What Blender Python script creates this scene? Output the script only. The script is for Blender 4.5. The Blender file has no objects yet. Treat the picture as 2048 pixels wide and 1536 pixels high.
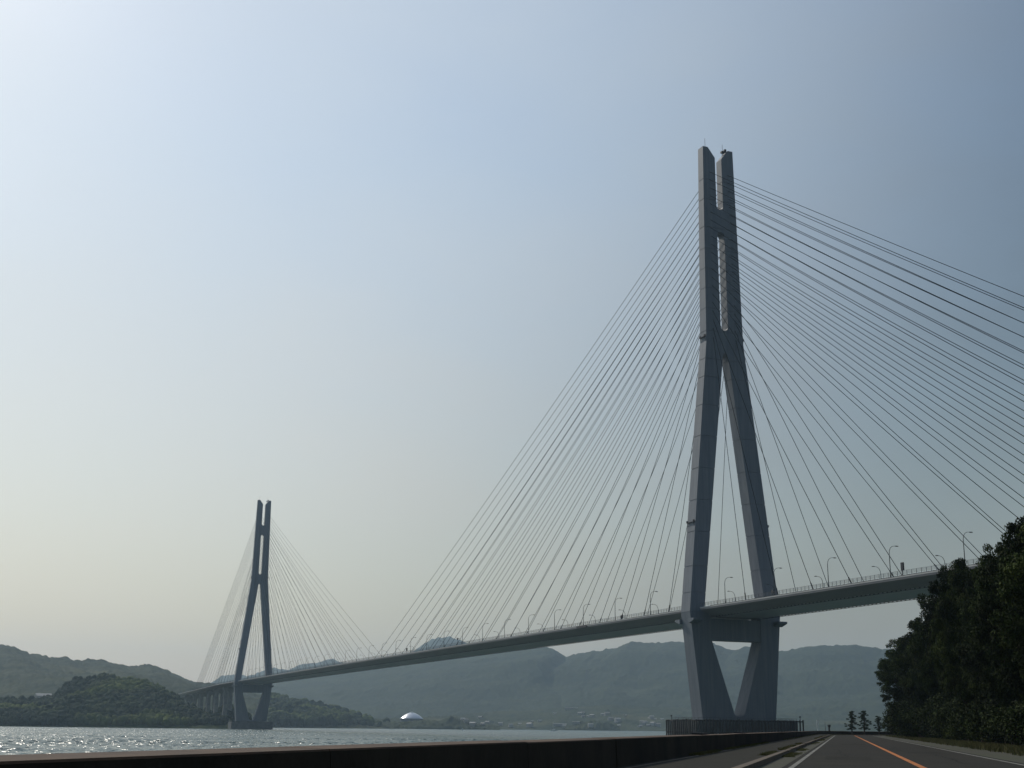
import bpy, bmesh, math, random
import numpy as np
from mathutils import Vector, Matrix
from mathutils.bvhtree import BVHTree

random.seed(7)
RNG = np.random.default_rng(11)
SC = bpy.context.scene
COL = SC.collection

# ------------------------------------------------------------------ camera
# world: the bridge runs along +x (near tower x=0, far tower x=890), z=0 is the sea
CAMP = np.array([-399.592, 246.479, 4.049])
YAW, PITCH, ROLL, FPX = -0.38223, 0.26412, 0.01089, 2541.97
cy, sy, cp, sp = math.cos(YAW), math.sin(YAW), math.cos(PITCH), math.sin(PITCH)
Fv = np.array([cy * cp, sy * cp, sp]); R0 = np.array([sy, -cy, 0.0]); U0 = np.cross(R0, Fv)
cr, sr = math.cos(ROLL), math.sin(ROLL)
Rv = cr * R0 + sr * U0; Uv = -sr * R0 + cr * U0
FWD = np.array([cy, sy, 0.0])
cam_d = bpy.data.cameras.new('camera'); cam = bpy.data.objects.new('camera', cam_d); COL.objects.link(cam)
cam.matrix_world = Matrix(((Rv[0], Uv[0], -Fv[0], CAMP[0]), (Rv[1], Uv[1], -Fv[1], CAMP[1]), (Rv[2], Uv[2], -Fv[2], CAMP[2]), (0, 0, 0, 1)))
cam_d.sensor_width = 36.0; cam_d.lens = FPX * 36.0 / 2048.0
cam_d.clip_start = 0.1; cam_d.clip_end = 60000
SC.camera = cam

# ------------------------------------------------------------------ sky, sun, exposure
SUN_AZ = YAW + math.radians(37)      # angle from +x, counter-clockwise: left of the frame
SUN_EL = math.radians(38)
w = bpy.data.worlds.new('World'); SC.world = w; w.use_nodes = True
nt = w.node_tree; bg = nt.nodes['Background']
sky = nt.nodes.new('ShaderNodeTexSky'); sky.sky_type = 'NISHITA'; sky.sun_disc = False
sky.sun_elevation = SUN_EL; sky.sun_rotation = math.pi / 2 - SUN_AZ
sky.altitude = 0; sky.air_density = 2.0; sky.dust_density = 1.6; sky.ozone_density = 4.5
tint = nt.nodes.new('ShaderNodeMixRGB'); tint.blend_type = 'MULTIPLY'; tint.inputs[0].default_value = 1.0
SKY_TINT = (0.89, 0.95, 1.07)
tint.inputs[2].default_value = (*SKY_TINT, 1)
nt.links.new(sky.outputs[0], tint.inputs[1]); 
# thin high veil of cloud: soft, a little uneven, brighter towards the sun (forward scattering)
VEIL = 0.52; VEIL_HI = (7.6, 8.3, 8.6); VEIL_LO = (10.9, 9.2, 7.2); VLO = 0.52; VHI = 0.93; VMIN = 0.10
wtc = nt.nodes.new('ShaderNodeTexCoord'); dotn = nt.nodes.new('ShaderNodeVectorMath'); dotn.operation = 'DOT_PRODUCT'
nt.links.new(wtc.outputs['Generated'], dotn.inputs[0]); dotn.inputs[1].default_value = (math.cos(SUN_AZ) * math.cos(SUN_EL), math.sin(SUN_AZ) * math.cos(SUN_EL), math.sin(SUN_EL))
vr = nt.nodes.new('ShaderNodeMapRange'); vr.interpolation_type = 'SMOOTHSTEP'; nt.links.new(dotn.outputs['Value'], vr.inputs[0])
for i_, v_ in ((1, VLO), (2, VHI), (3, VMIN), (4, 1.0)): vr.inputs[i_].default_value = v_
vm = nt.nodes.new('ShaderNodeMapping'); vm.inputs['Scale'].default_value = (1.0, 1.0, 2.2); vm.inputs['Rotation'].default_value = (0.4, 0.3, 0.2); nt.links.new(wtc.outputs['Generated'], vm.inputs[0])
vn = nt.nodes.new('ShaderNodeTexNoise'); vn.inputs['Scale'].default_value = 2.6; vn.inputs['Detail'].default_value = 5; vn.inputs['Roughness'].default_value = 0.5; nt.links.new(vm.outputs[0], vn.inputs['Vector'])
vs_ = nt.nodes.new('ShaderNodeMapRange'); nt.links.new(vn.outputs['Fac'], vs_.inputs[0])
for i_, v_ in ((1, 0.3), (2, 0.7), (3, VEIL * 0.72), (4, VEIL * 1.2)): vs_.inputs[i_].default_value = v_
vsep = nt.nodes.new('ShaderNodeSeparateXYZ'); nt.links.new(wtc.outputs['Generated'], vsep.inputs[0])
vmul = nt.nodes.new('ShaderNodeVectorMath'); vmul.operation = 'SCALE'; 
vz = nt.nodes.new('ShaderNodeMapRange'); nt.links.new(vsep.outputs['Z'], vz.inputs[0]); vz.inputs[1].default_value = 0.0; vz.inputs[2].default_value = 0.42
vcol = nt.nodes.new('ShaderNodeMixRGB'); vcol.inputs[1].default_value = (*VEIL_LO, 1); vcol.inputs[2].default_value = (*VEIL_HI, 1); nt.links.new(vz.outputs[0], vcol.inputs[0])
nt.links.new(vcol.outputs[0], vmul.inputs[0]); 
# the veil thickens along the longer slanting path near the horizon
vh = nt.nodes.new('ShaderNodeMapRange'); vh.interpolation_type = 'SMOOTHSTEP'; nt.links.new(vsep.outputs['Z'], vh.inputs[0])
for i_, v_ in ((1, 0.0), (2, 0.32), (3, 0.17), (4, 0.0)): vh.inputs[i_].default_value = v_
va = nt.nodes.new('ShaderNodeMath'); va.operation = 'ADD'; nt.links.new(vr.outputs[0], va.inputs[0]); nt.links.new(vh.outputs[0], va.inputs[1])
nt.links.new(va.outputs[0], vmul.inputs['Scale'])
vmix = nt.nodes.new('ShaderNodeMixRGB'); nt.links.new(vs_.outputs[0], vmix.inputs[0]); nt.links.new(tint.outputs[0], vmix.inputs[1]); nt.links.new(vmul.outputs[0], vmix.inputs[2])
nt.links.new(vmix.outputs[0], bg.inputs[0]); bg.inputs[1].default_value = 0.11
sl = bpy.data.lights.new('sun', 'SUN'); so = bpy.data.objects.new('sun', sl); COL.objects.link(so)
sl.energy = 2.4; sl.angle = math.radians(0.53); sl.color = (1.0, 0.93, 0.82)
sd = Vector((math.cos(SUN_AZ) * math.cos(SUN_EL), math.sin(SUN_AZ) * math.cos(SUN_EL), math.sin(SUN_EL)))
so.rotation_euler = sd.to_track_quat('Z', 'Y').to_euler()
SC.view_settings.view_transform = 'Standard'; SC.view_settings.look = 'None'
SC.view_settings.exposure = -0.30; SC.view_settings.gamma = 1.0; SC.view_settings.use_curve_mapping = False
SC.cycles.use_denoising = True
SC.cycles.volume_bounces = 1; SC.cycles.max_bounces = 6; SC.cycles.transparent_max_bounces = 16
HAZE_D = 8.2e-5
HAZE_C = (0.62, 0.81, 1.0)

# ------------------------------------------------------------------ helpers
def ray(x, y):
    d = Fv * FPX + Rv * (x - 1024) - Uv * (y - 768)
    return d / np.linalg.norm(d)
def tag(o, label=None, cat=None, group=None, kind=None):
    if label: o['label'] = label
    if cat: o['category'] = cat
    if group: o['group'] = group
    if kind: o['kind'] = kind
    return o
def empty(name, loc=(0, 0, 0), rz=0.0):
    o = bpy.data.objects.new(name, None); COL.objects.link(o); o.location = loc; o.rotation_euler = (0, 0, rz)
    o.empty_display_size = 0.5
    return o
def obj(name, me, parent=None, loc=None):
    o = bpy.data.objects.new(name, me); COL.objects.link(o)
    if parent: o.parent = parent
    if loc is not None: o.location = loc
    return o
def mesh_np(name, V, Fc, mat, smooth=False):
    me = bpy.data.meshes.new(name)
    V = np.asarray(V, np.float32); Fc = np.asarray(Fc, np.int32); k = Fc.shape[1]
    me.vertices.add(len(V)); me.vertices.foreach_set('co', V.ravel())
    me.loops.add(Fc.size); me.loops.foreach_set('vertex_index', Fc.ravel())
    me.polygons.add(len(Fc)); me.polygons.foreach_set('loop_start', np.arange(0, Fc.size, k, dtype=np.int32))
    me.update(calc_edges=True); me.validate()
    if smooth: me.polygons.foreach_set('use_smooth', np.ones(len(me.polygons), bool))
    me.materials.append(mat)
    return me
class MB:
    """collects boxes, prisms and tubes for ONE mesh"""
    def __init__(s): s.v = []; s.f = []
    def add(s, vs, fs):
        b = len(s.v); s.v += [tuple(map(float, p)) for p in vs]; s.f += [tuple(b + i for i in f) for f in fs]
    def box(s, x0, x1, y0, y1, z0, z1):
        s.add([(x0, y0, z0), (x1, y0, z0), (x1, y1, z0), (x0, y1, z0), (x0, y0, z1), (x1, y0, z1), (x1, y1, z1), (x0, y1, z1)],
              [(0, 3, 2, 1), (4, 5, 6, 7), (0, 1, 5, 4), (1, 2, 6, 5), (2, 3, 7, 6), (3, 0, 4, 7)])
    def loft(s, rings, caps=True):
        n = len(rings[0]); b = len(s.v)
        for r in rings: s.v += [tuple(map(float, p)) for p in r]
        for i in range(len(rings) - 1):
            for j in range(n):
                a = b + i * n + j; c = b + i * n + (j + 1) % n
                s.f.append((a, c, c + n, a + n))
        if caps:
            s.f.append(tuple(b + j for j in reversed(range(n)))); s.f.append(tuple(b + (len(rings) - 1) * n + j for j in range(n)))
    def tube(s, pts, rad, n=6):
        pts = [np.array(p, float) for p in pts]
        if not hasattr(rad, '__len__'): rad = [rad] * len(pts)
        rings = []
        up = np.array([0.31, 0.17, 0.93])
        for i, p in enumerate(pts):
            t = pts[min(i + 1, len(pts) - 1)] - pts[max(i - 1, 0)]; t /= np.linalg.norm(t) + 1e-9
            a = np.cross(t, up if abs(t @ up) < 0.9 else np.array([1.0, 0.2, 0])); a /= np.linalg.norm(a); c = np.cross(t, a)
            rings.append([p + rad[i] * (math.cos(q) * a + math.sin(q) * c) for q in [2 * math.pi * k / n for k in range(n)]])
        s.loft(rings)
    def mesh(s, name, mat, smooth=False, bevel=0, recalc=True):
        me = bpy.data.meshes.new(name); me.from_pydata(s.v, [], s.f)
        bm = bmesh.new(); bm.from_mesh(me)
        if bevel: bmesh.ops.bevel(bm, geom=bm.edges[:], offset=bevel, segments=2, affect='EDGES')
        if recalc: bmesh.ops.recalc_face_normals(bm, faces=bm.faces)
        bm.to_mesh(me); bm.free()
        if smooth: me.polygons.foreach_set('use_smooth', [True] * len(me.polygons))
        me.materials.append(mat)
        return me
    def build(s, name, mat, parent=None, **k): return obj(name, s.mesh(name, mat, **k), parent)
def copy_tree(o, parent=None):
    c = o.copy(); COL.objects.link(c); c.parent = parent
    for ch in CH.get(o.name, []): 
        d = ch.copy(); COL.objects.link(d); d.parent = c
        for g in CH.get(ch.name, []):
            e = g.copy(); COL.objects.link(e); e.parent = d
    return c
CH = {}
def kids(root):
    CH[root.name] = list(root.children)
    for c in root.children: CH[c.name] = list(c.children)

# value noise -----------------------------------------------------------------
_T = np.random.default_rng(5).random((256, 256)).astype(np.float32)
def vnoise(x, y):
    xi = np.floor(x).astype(int); yi = np.floor(y).astype(int); fx = x - xi; fy = y - yi
    fx = fx * fx * (3 - 2 * fx); fy = fy * fy * (3 - 2 * fy)
    a = _T[xi & 255, yi & 255]; b = _T[(xi + 1) & 255, yi & 255]; c = _T[xi & 255, (yi + 1) & 255]; d = _T[(xi + 1) & 255, (yi + 1) & 255]
    return ((a + (b - a) * fx) * (1 - fy) + (c + (d - c) * fx) * fy) * 2 - 1
def fbm(x, y, o=4, g=0.5):
    r = 0; a = 1; t = 0
    for i in range(o): r = r + a * vnoise(x * 2 ** i + 17.3 * i, y * 2 ** i + 5.1 * i); t += a; a *= g
    return r / t

# ------------------------------------------------------------------ materials
def mat(name, c, rough=0.8, c2=None, scale=1.0, metal=0.0, bump=0.0, bscale=20.0, detail=6, mix=(0.35, 0.65), stretch=None, spec=0.5, island=0.0, extra=None):
    m = bpy.data.materials.new(name); m.use_nodes = True; t = m.node_tree; L = t.links.new; b = t.nodes['Principled BSDF']
    b.inputs['Base Color'].default_value = (*c, 1); b.inputs['Roughness'].default_value = rough; b.inputs['Metallic'].default_value = metal
    b.inputs['Specular IOR Level'].default_value = spec
    tc = t.nodes.new('ShaderNodeTexCoord'); mp = t.nodes.new('ShaderNodeMapping'); L(tc.outputs['Object'], mp.inputs[0])
    if stretch: mp.inputs['Scale'].default_value = stretch
    out = None
    if c2:
        n = t.nodes.new('ShaderNodeTexNoise'); n.inputs['Scale'].default_value = scale; n.inputs['Detail'].default_value = detail; n.inputs['Roughness'].default_value = 0.65
        L(mp.outputs[0], n.inputs['Vector'])
        r = t.nodes.new('ShaderNodeValToRGB'); r.color_ramp.elements[0].position = mix[0]; r.color_ramp.elements[1].position = mix[1]
        r.color_ramp.elements[0].color = (*c, 1); r.color_ramp.elements[1].color = (*c2, 1)
        L(n.outputs['Fac'], r.inputs[0]); out = r.outputs[0]
        if extra:     # a second, larger patchiness
            n2 = t.nodes.new('ShaderNodeTexNoise'); n2.inputs['Scale'].default_value = extra[1]; n2.inputs['Detail'].default_value = 4; mo = t.nodes.new('ShaderNodeMapping'); L(tc.outputs['Object'], mo.inputs[0]); L(mo.outputs[0], n2.inputs['Vector'])
            if len(extra) > 4: mo.inputs['Location'].default_value = extra[4]
            r2 = t.nodes.new('ShaderNodeValToRGB'); r2.color_ramp.elements[0].position = extra[2]; r2.color_ramp.elements[1].position = extra[3]
            L(n2.outputs['Fac'], r2.inputs[0])
            mx = t.nodes.new('ShaderNodeMixRGB'); mx.inputs[2].default_value = (*extra[0], 1); L(r2.outputs[0], mx.inputs[0]); L(out, mx.inputs[1]); out = mx.outputs[0]
        L(out, b.inputs['Base Color'])
    if island:
        g = t.nodes.new('ShaderNodeNewGeometry'); mr = t.nodes.new('ShaderNodeMapRange'); L(g.outputs['Random Per Island'], mr.inputs[0])
        mr.inputs[3].default_value = 1 - island; mr.inputs[4].default_value = 1 + island
        hs = t.nodes.new('ShaderNodeHueSaturation'); L(mr.outputs[0], hs.inputs['Value'])
        if out: L(out, hs.inputs['Color'])
        else: hs.inputs['Color'].default_value = (*c, 1)
        L(hs.outputs[0], b.inputs['Base Color'])
    if bump:
        n = t.nodes.new('ShaderNodeTexNoise'); n.inputs['Scale'].default_value = bscale; n.inputs['Detail'].default_value = 8; L(mp.outputs[0], n.inputs['Vector'])
        bp = t.nodes.new('ShaderNodeBump'); bp.inputs['Strength'].default_value = 1.0; bp.inputs['Distance'].default_value = bump; L(n.outputs['Fac'], bp.inputs['Height']); L(bp.outputs[0], b.inputs['Normal'])
    return m
M = {}
M['tower'] = mat('tower_steel_paint', (0.140, 0.160, 0.190), 0.6, (0.190, 0.209, 0.232), 0.9, stretch=(1, 1, 0.05), bump=0.004, bscale=3)
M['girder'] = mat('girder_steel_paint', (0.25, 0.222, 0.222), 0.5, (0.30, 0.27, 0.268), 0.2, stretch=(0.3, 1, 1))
M['edge'] = mat('pale_edge_beam', (0.62, 0.60, 0.57), 0.6, (0.5, 0.48, 0.46), 0.3)
M['cable'] = mat('cable_sheath', (0.013, 0.017, 0.018), 0.85, spec=0.0)
M['rail'] = mat('galvanised_rail', (0.10, 0.11, 0.12), 0.6)
M['plate_bounce'] = mat('bottom_plate_bounce_tone', (0.44, 0.41, 0.41), 0.5, (0.50, 0.465, 0.46), 0.2, stretch=(0.3, 1, 1))  # lighter than the girder: light bounced off the water, painted into the colour
M['wall_sunlit'] = mat('sunlit_wall_concrete', (0.135, 0.080, 0.045), 0.95, (0.08, 0.05, 0.032), 1.2, bump=0.01, bscale=9)  # wall top: same concrete as the wall, sunlight painted in as a lighter tone
M['dark'] = mat('dark_metal', (0.03, 0.03, 0.035), 0.6)
M['lamp'] = mat('lamp_post_paint', (0.07, 0.08, 0.08), 0.6)
M['conc'] = mat('pier_concrete', (0.20, 0.20, 0.19), 0.9, (0.30, 0.30, 0.28), 0.3, bump=0.01, bscale=4)
M['caisson'] = mat('caisson_concrete', (0.10, 0.11, 0.11), 0.9, (0.17, 0.175, 0.17), 0.35, bump=0.02, bscale=3)
M['fender'] = mat('fender_steel', (0.10, 0.09, 0.08), 0.8, (0.045, 0.04, 0.035), 1.2)
M['asphalt'] = mat('asphalt', (0.030, 0.0275, 0.021), 0.9, (0.041, 0.037, 0.028), 0.6, bump=0.006, bscale=60, spec=0.12, extra=((0.030, 0.028, 0.024), 0.11, 0.45, 0.75))
M['patch'] = mat('patched_asphalt', (0.026, 0.024, 0.019), 0.9, (0.034, 0.031, 0.024), 1.0, bump=0.004, bscale=70, spec=0.1)
M['tar'] = mat('tar_seal', (0.014, 0.013, 0.011), 0.9, spec=0.1)
M['walk'] = mat('pavement_asphalt', (0.028, 0.026, 0.019), 0.9, (0.038, 0.035, 0.025), 0.8, bump=0.008, bscale=50, spec=0.12)
M['kerbm'] = mat('kerb_concrete', (0.11, 0.082, 0.056), 0.9, (0.16, 0.12, 0.08), 1.5, bump=0.01, bscale=14)
M['gutter'] = mat('gutter_concrete', (0.060, 0.053, 0.036), 0.95, (0.050, 0.052, 0.022), 0.9, mix=(0.42, 0.6), bump=0.01, bscale=12)
M['wall'] = mat('shaded_seawall_concrete', (0.030, 0.024, 0.016), 0.95, (0.050, 0.039, 0.027), 0.7, bump=0.012, bscale=9, spec=0.15, extra=((0.018, 0.017, 0.012), 0.25, 0.5, 0.7))  # base near black: shade of the road-side face painted into the concrete colour
M['white'] = mat('white_road_paint', (0.24, 0.23, 0.195), 0.85, (0.08, 0.075, 0.06), 1.3, mix=(0.47, 0.64))
M['orange'] = mat('orange_road_paint', (0.56, 0.165, 0.018), 0.8, (0.24, 0.085, 0.02), 1.5, mix=(0.5, 0.7))
M['soil'] = mat('verge_soil', (0.050, 0.042, 0.028), 0.95, (0.045, 0.052, 0.018), 0.35, bump=0.03, bscale=6, extra=((0.05, 0.045, 0.035), 0.05, 0.45, 0.6))
M['grass'] = mat('grass_blades', (0.075, 0.085, 0.012), 0.8, (0.12, 0.10, 0.02), 0.4, island=0.35)
M['leaf'] = mat('evergreen_leaves', (0.028, 0.042, 0.011), 0.75, (0.066, 0.092, 0.019), 0.42, mix=(0.42, 0.64), extra=((0.014, 0.020, 0.008), 0.16, 0.42, 0.6), island=0.45, spec=0.08)
M['leaf2'] = mat('oak_leaves', (0.034, 0.050, 0.012), 0.75, (0.086, 0.110, 0.023), 0.40, mix=(0.45, 0.66), extra=((0.015, 0.021, 0.008), 0.18, 0.45, 0.62), island=0.45, spec=0.08)
M['pine'] = mat('pine_needles', (0.020, 0.036, 0.016), 0.7, island=0.4, spec=0.2)
M['bark'] = mat('bark', (0.05, 0.036, 0.025), 0.95, (0.09, 0.065, 0.045), 3, bump=0.02, bscale=12)
M['forest_near'] = mat('forest_canopy', (0.036, 0.058, 0.022), 0.95, (0.075, 0.095, 0.028), 0.035, mix=(0.42, 0.62), spec=0.1, extra=((0.13, 0.14, 0.03), 0.012, 0.55, 0.72))
M['forest_mid'] = mat('hill_forest', (0.026, 0.042, 0.020), 0.95, (0.056, 0.068, 0.028), 0.012, mix=(0.4, 0.62), spec=0.1, extra=((0.11, 0.11, 0.05), 0.004, 0.55, 0.75))
M['forest_far'] = mat('far_mountain_forest', (0.030, 0.045, 0.022), 0.95, (0.050, 0.065, 0.030), 0.006, mix=(0.4, 0.62), spec=0.1)
PATCH = (0, 350, 90)
M['canopy'] = mat('tree_crowns', (0.020, 0.036, 0.018), 0.95, (0.048, 0.068, 0.022), 0.016, mix=(0.48, 0.66), extra=((0.085, 0.11, 0.026), 0.0085, 0.50, 0.60, PATCH), island=0.2, spec=0.1)
M['housewall'] = mat('house_plaster', (0.36, 0.34, 0.30), 0.8)
M['houseroof'] = mat('house_roof_tiles', (0.16, 0.15, 0.15), 0.6, (0.24, 0.2, 0.17), 0.3)
M['roofpale'] = mat('pale_sheet_roof', (0.38, 0.36, 0.33), 0.6)
M['domem'] = mat('dome_membrane', (0.62, 0.62, 0.64), 0.28, metal=0.75)
M['domew'] = mat('dome_wall', (0.16, 0.17, 0.19), 0.7)
M['boatw'] = mat('boat_gelcoat', (0.8, 0.8, 0.78), 0.4)

# water: real waves near, ripples by bump
m = bpy.data.materials.new('sea_water'); m.use_nodes = True; t = m.node_tree; b = t.nodes['Principled BSDF']
b.inputs['Base Color'].default_value = (0.050, 0.098, 0.080, 1); WROUGH = 0.25; b.inputs['Roughness'].default_value = WROUGH; b.inputs['IOR'].default_value = 1.333
tc = t.nodes.new('ShaderNodeTexCoord')
mp = t.nodes.new('ShaderNodeMapping'); mp.inputs['Rotation'].default_value = (0, 0, 0.5); mp.inputs['Scale'].default_value = (1.0, 0.7, 1); t.links.new(tc.outputs['Object'], mp.inputs[0])
# ripple facets: an unfiltered slope field added to the wave normals
n1 = t.nodes.new('ShaderNodeTexNoise'); n1.inputs['Scale'].default_value = 1.0; n1.inputs['Detail'].default_value = 2.5; n1.inputs['Roughness'].default_value = 0.6; t.links.new(mp.outputs[0], n1.inputs['Vector'])
sb = t.nodes.new('ShaderNodeVectorMath'); sb.operation = 'SUBTRACT'; sb.inputs[1].default_value = (0.5, 0.5, 0.5); t.links.new(n1.outputs['Color'], sb.inputs[0])
# calmer and rougher patches drift over the surface
n2 = t.nodes.new('ShaderNodeTexNoise'); n2.inputs['Scale'].default_value = 0.012; n2.inputs['Detail'].default_value = 4; t.links.new(tc.outputs['Object'], n2.inputs['Vector'])
RIP0 = 2.2; RIP1 = 4.2
mr = t.nodes.new('ShaderNodeMapRange'); mr.inputs[1].default_value = 0.35; mr.inputs[2].default_value = 0.62; mr.inputs[3].default_value = RIP0; mr.inputs[4].default_value = RIP1; t.links.new(n2.outputs['Fac'], mr.inputs[0])
ml = t.nodes.new('ShaderNodeVectorMath'); ml.operation = 'SCALE'; t.links.new(sb.outputs[0], ml.inputs[0]); t.links.new(mr.outputs[0], ml.inputs['Scale'])
fl = t.nodes.new('ShaderNodeVectorMath'); fl.operation = 'MULTIPLY'; fl.inputs[1].default_value = (1, 1, 0); t.links.new(ml.outputs[0], fl.inputs[0])
ge = t.nodes.new('ShaderNodeNewGeometry'); ad = t.nodes.new('ShaderNodeVectorMath'); ad.operation = 'ADD'; t.links.new(ge.outputs['Normal'], ad.inputs[0]); t.links.new(fl.outputs[0], ad.inputs[1])
nz_ = t.nodes.new('ShaderNodeVectorMath'); nz_.operation = 'NORMALIZE'; t.links.new(ad.outputs[0], nz_.inputs[0]); t.links.new(nz_.outputs[0], b.inputs['Normal'])
M['water'] = m

# ------------------------------------------------------------------ land layout
H_EYE = 1.0
def gz(x, y):      # land surface: one very gently tilted plane
    f = (x - CAMP[0]) * FWD[0] + (y - CAMP[1]) * FWD[1]
    return CAMP[2] - H_EYE + 0.00105 * (f - 40)
P0 = CAMP[:2] + 38.3 * FWD[:2] + 12.0 * R0[:2]
HD = math.atan2(1, 0.254)          # road direction in (right, fwd) frame
T0 = (FWD[:2] * math.sin(HD) + R0[:2] * math.cos(HD))
A0 = math.atan2(T0[1], T0[0])
S1, RC, TURN = 222.0, 42.0, math.radians(80)
def path(s, off=0.0):
    """centre line of the road: straight, then a right-hand bend, then straight; off > 0 is to the right"""
    if s <= S1:
        p = P0 + T0 * s; a = A0
    else:
        c = P0 + T0 * S1 + RC * np.array([math.sin(A0), -math.cos(A0)])
        q = min((s - S1) / RC, TURN); a = A0 - q
        p = c + RC * np.array([-math.sin(a), math.cos(a)])
        if s - S1 > RC * TURN:
            p = p + np.array([math.cos(a), math.sin(a)]) * (s - S1 - RC * TURN)
    n = np.array([math.sin(a), -math.cos(a)])
    return p + n * off
def svals(a, b, step=4.0, bend=1.5):
    out = []; s = a
    while s < b:
        out.append(s); s += bend if S1 - 4 < s < S1 + RC * TURN + 4 else step
    out.append(b); return out
def strip(name, o0, o1, s0, s1, dz, m, kind='structure', parent=None, tag_=True):
    V = []; Fc = []
    ss = svals(s0, s1)
    for s in ss:
        for o in (o0, o1):
            p = path(s, o); V.append((p[0], p[1], gz(*p) + dz))
    for i in range(len(ss) - 1): Fc.append((2 * i, 2 * i + 1, 2 * i + 3, 2 * i + 2))
    me = mesh_np(name, V, Fc, m)
    bm = bmesh.new(); bm.from_mesh(me); bmesh.ops.recalc_face_normals(bm, faces=bm.faces)
    if bm.faces[:][0].normal.z < 0: bmesh.ops.reverse_faces(bm, faces=bm.faces[:])
    bm.to_mesh(me); bm.free()
    o = obj(name, me, parent)
    if tag_: tag(o, kind=kind)
    return o
WO = -7.45     # inner face of the seawall
# ground: land side of the seawall
ss = svals(-160, 620)
edge = [path(s, WO - 0.2) for s in ss]
far = edge[-1]; back = edge[0]
ring = edge + [far + R0[:2] * 300 - FWD[:2] * 200, CAMP[:2] + R0[:2] * 900 - FWD[:2] * 100, CAMP[:2] + R0[:2] * 700 - FWD[:2] * 700, back - FWD[:2] * 560]
bm = bmesh.new(); vs = [bm.verts.new((p[0], p[1], gz(*p) - 0.012)) for p in ring]
vb = [bm.verts.new((p[0], p[1], -0.9)) for p in ring]
f = bm.faces.new(vs)
for i in range(len(ring)): bm.faces.new((vs[i], vs[(i + 1) % len(ring)], vb[(i + 1) % len(ring)], vb[i]))
bmesh.ops.recalc_face_normals(bm, faces=bm.faces); bmesh.ops.triangulate(bm, faces=[f])
me = bpy.data.meshes.new('ground'); bm.to_mesh(me); bm.free(); me.materials.append(M['soil'])
tag(obj('ground', me), kind='structure')
strip('road', -4.55, 3.75, -120, 600, 0.0, M['asphalt'])
strip('gutter', -4.55, -3.9, -120, 600, 0.006, M['gutter'])
strip('road_edge_line', -3.72, -3.57, -120, 600, 0.010, M['white'])
strip('road_edge_line', 3.30, 3.46, -120, 600, 0.010, M['white'])
strip('road_centre_line', -0.10, 0.10, -120, 600, 0.010, M['orange'])
for (o0, o1, s0, s1) in ((-2.9, -1.2, 9, 15), (0.8, 2.4, 26, 31), (-2.4, -0.6, 58, 66)):
    strip('road_patch', o0, o1, s0, s1, 0.004, M['patch'])
def crack(s0, o0, n, ds, wig, seed):
    rg = random.Random(seed); V = []; Fc = []; o_ = o0; s = s0
    for i in range(n):
        p = path(s, o_); hw = rg.uniform(.012, .03); q = path(s, o_ + hw); q0 = path(s, o_ - hw)
        V += [(q0[0], q0[1], gz(*q0) + .0078), (q[0], q[1], gz(*q) + .0078)]
        if i: Fc.append((2 * i - 2, 2 * i - 1, 2 * i + 1, 2 * i))
        s += ds * rg.uniform(.6, 1.4); o_ += rg.uniform(-wig, wig)
    tag(obj('road_crack', mesh_np('road_crack', V, Fc, M['tar'])), kind='structure')
for i_, (a_, b_2) in enumerate(((6, 1.7), (14, -2.1), (30, .8), (40, 2.7), (62, -1.3), (90, 1.6))): crack(a_, b_2, 26, .7, .12, i_)
# pavement: a raised slab with its kerb
V = []; Fc = []
strip('pavement', WO + 0.02, -4.80, -120, 600, 0.13, M['walk'])
strip('pavement_edge_line', WO + 0.28, WO + 0.40, -120, 600, 0.136, M['kerbm'])
k = empty('kerb', (*P0, gz(*P0))); tag(k, kind='structure')
bpy.context.view_layer.update()
def path_piece(o0, o1, s0, s1, z0, z1, top_in=0.0):
    """block that follows the road between two chainages"""
    b_ = MB(); rings = []
    for s in svals(s0, s1, 50, 2.0):
        q = []
        for (o, z) in ((o0, z0), (o1, z0), (o1 - top_in, z1), (o0 + top_in, z1)):
            p = path(s, o); q.append((p[0], p[1], gz(*p) + z))
        rings.append(q)
    b_.loft(rings); return b_
inv = k.matrix_world.inverted()
s = 14.0; random.seed(3)
while s < 300:
    ln = 2.0 if s < 140 else 4.0
    dz = random.uniform(-0.012, 0.012); do = random.uniform(-0.012, 0.012)
    if not (47 < s < 49.5):
        o = path_piece(-4.80 + do, -4.57 + do, s + 0.015, s + ln - 0.02, -0.01, 0.15 + dz, 0.02).build('kerb_stone', M['kerbm'])
        o.parent = k; o.matrix_parent_inverse = inv
    s += ln
path_piece(-4.80, -4.57, -118, 14, -0.01, 0.15).build('kerb_stone', M['kerbm']).parent = k
path_piece(-4.80, -4.57, 300, 598, -0.01, 0.15).build('kerb_stone', M['kerbm']).parent = k
for c in k.children: c.matrix_parent_inverse = inv

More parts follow.
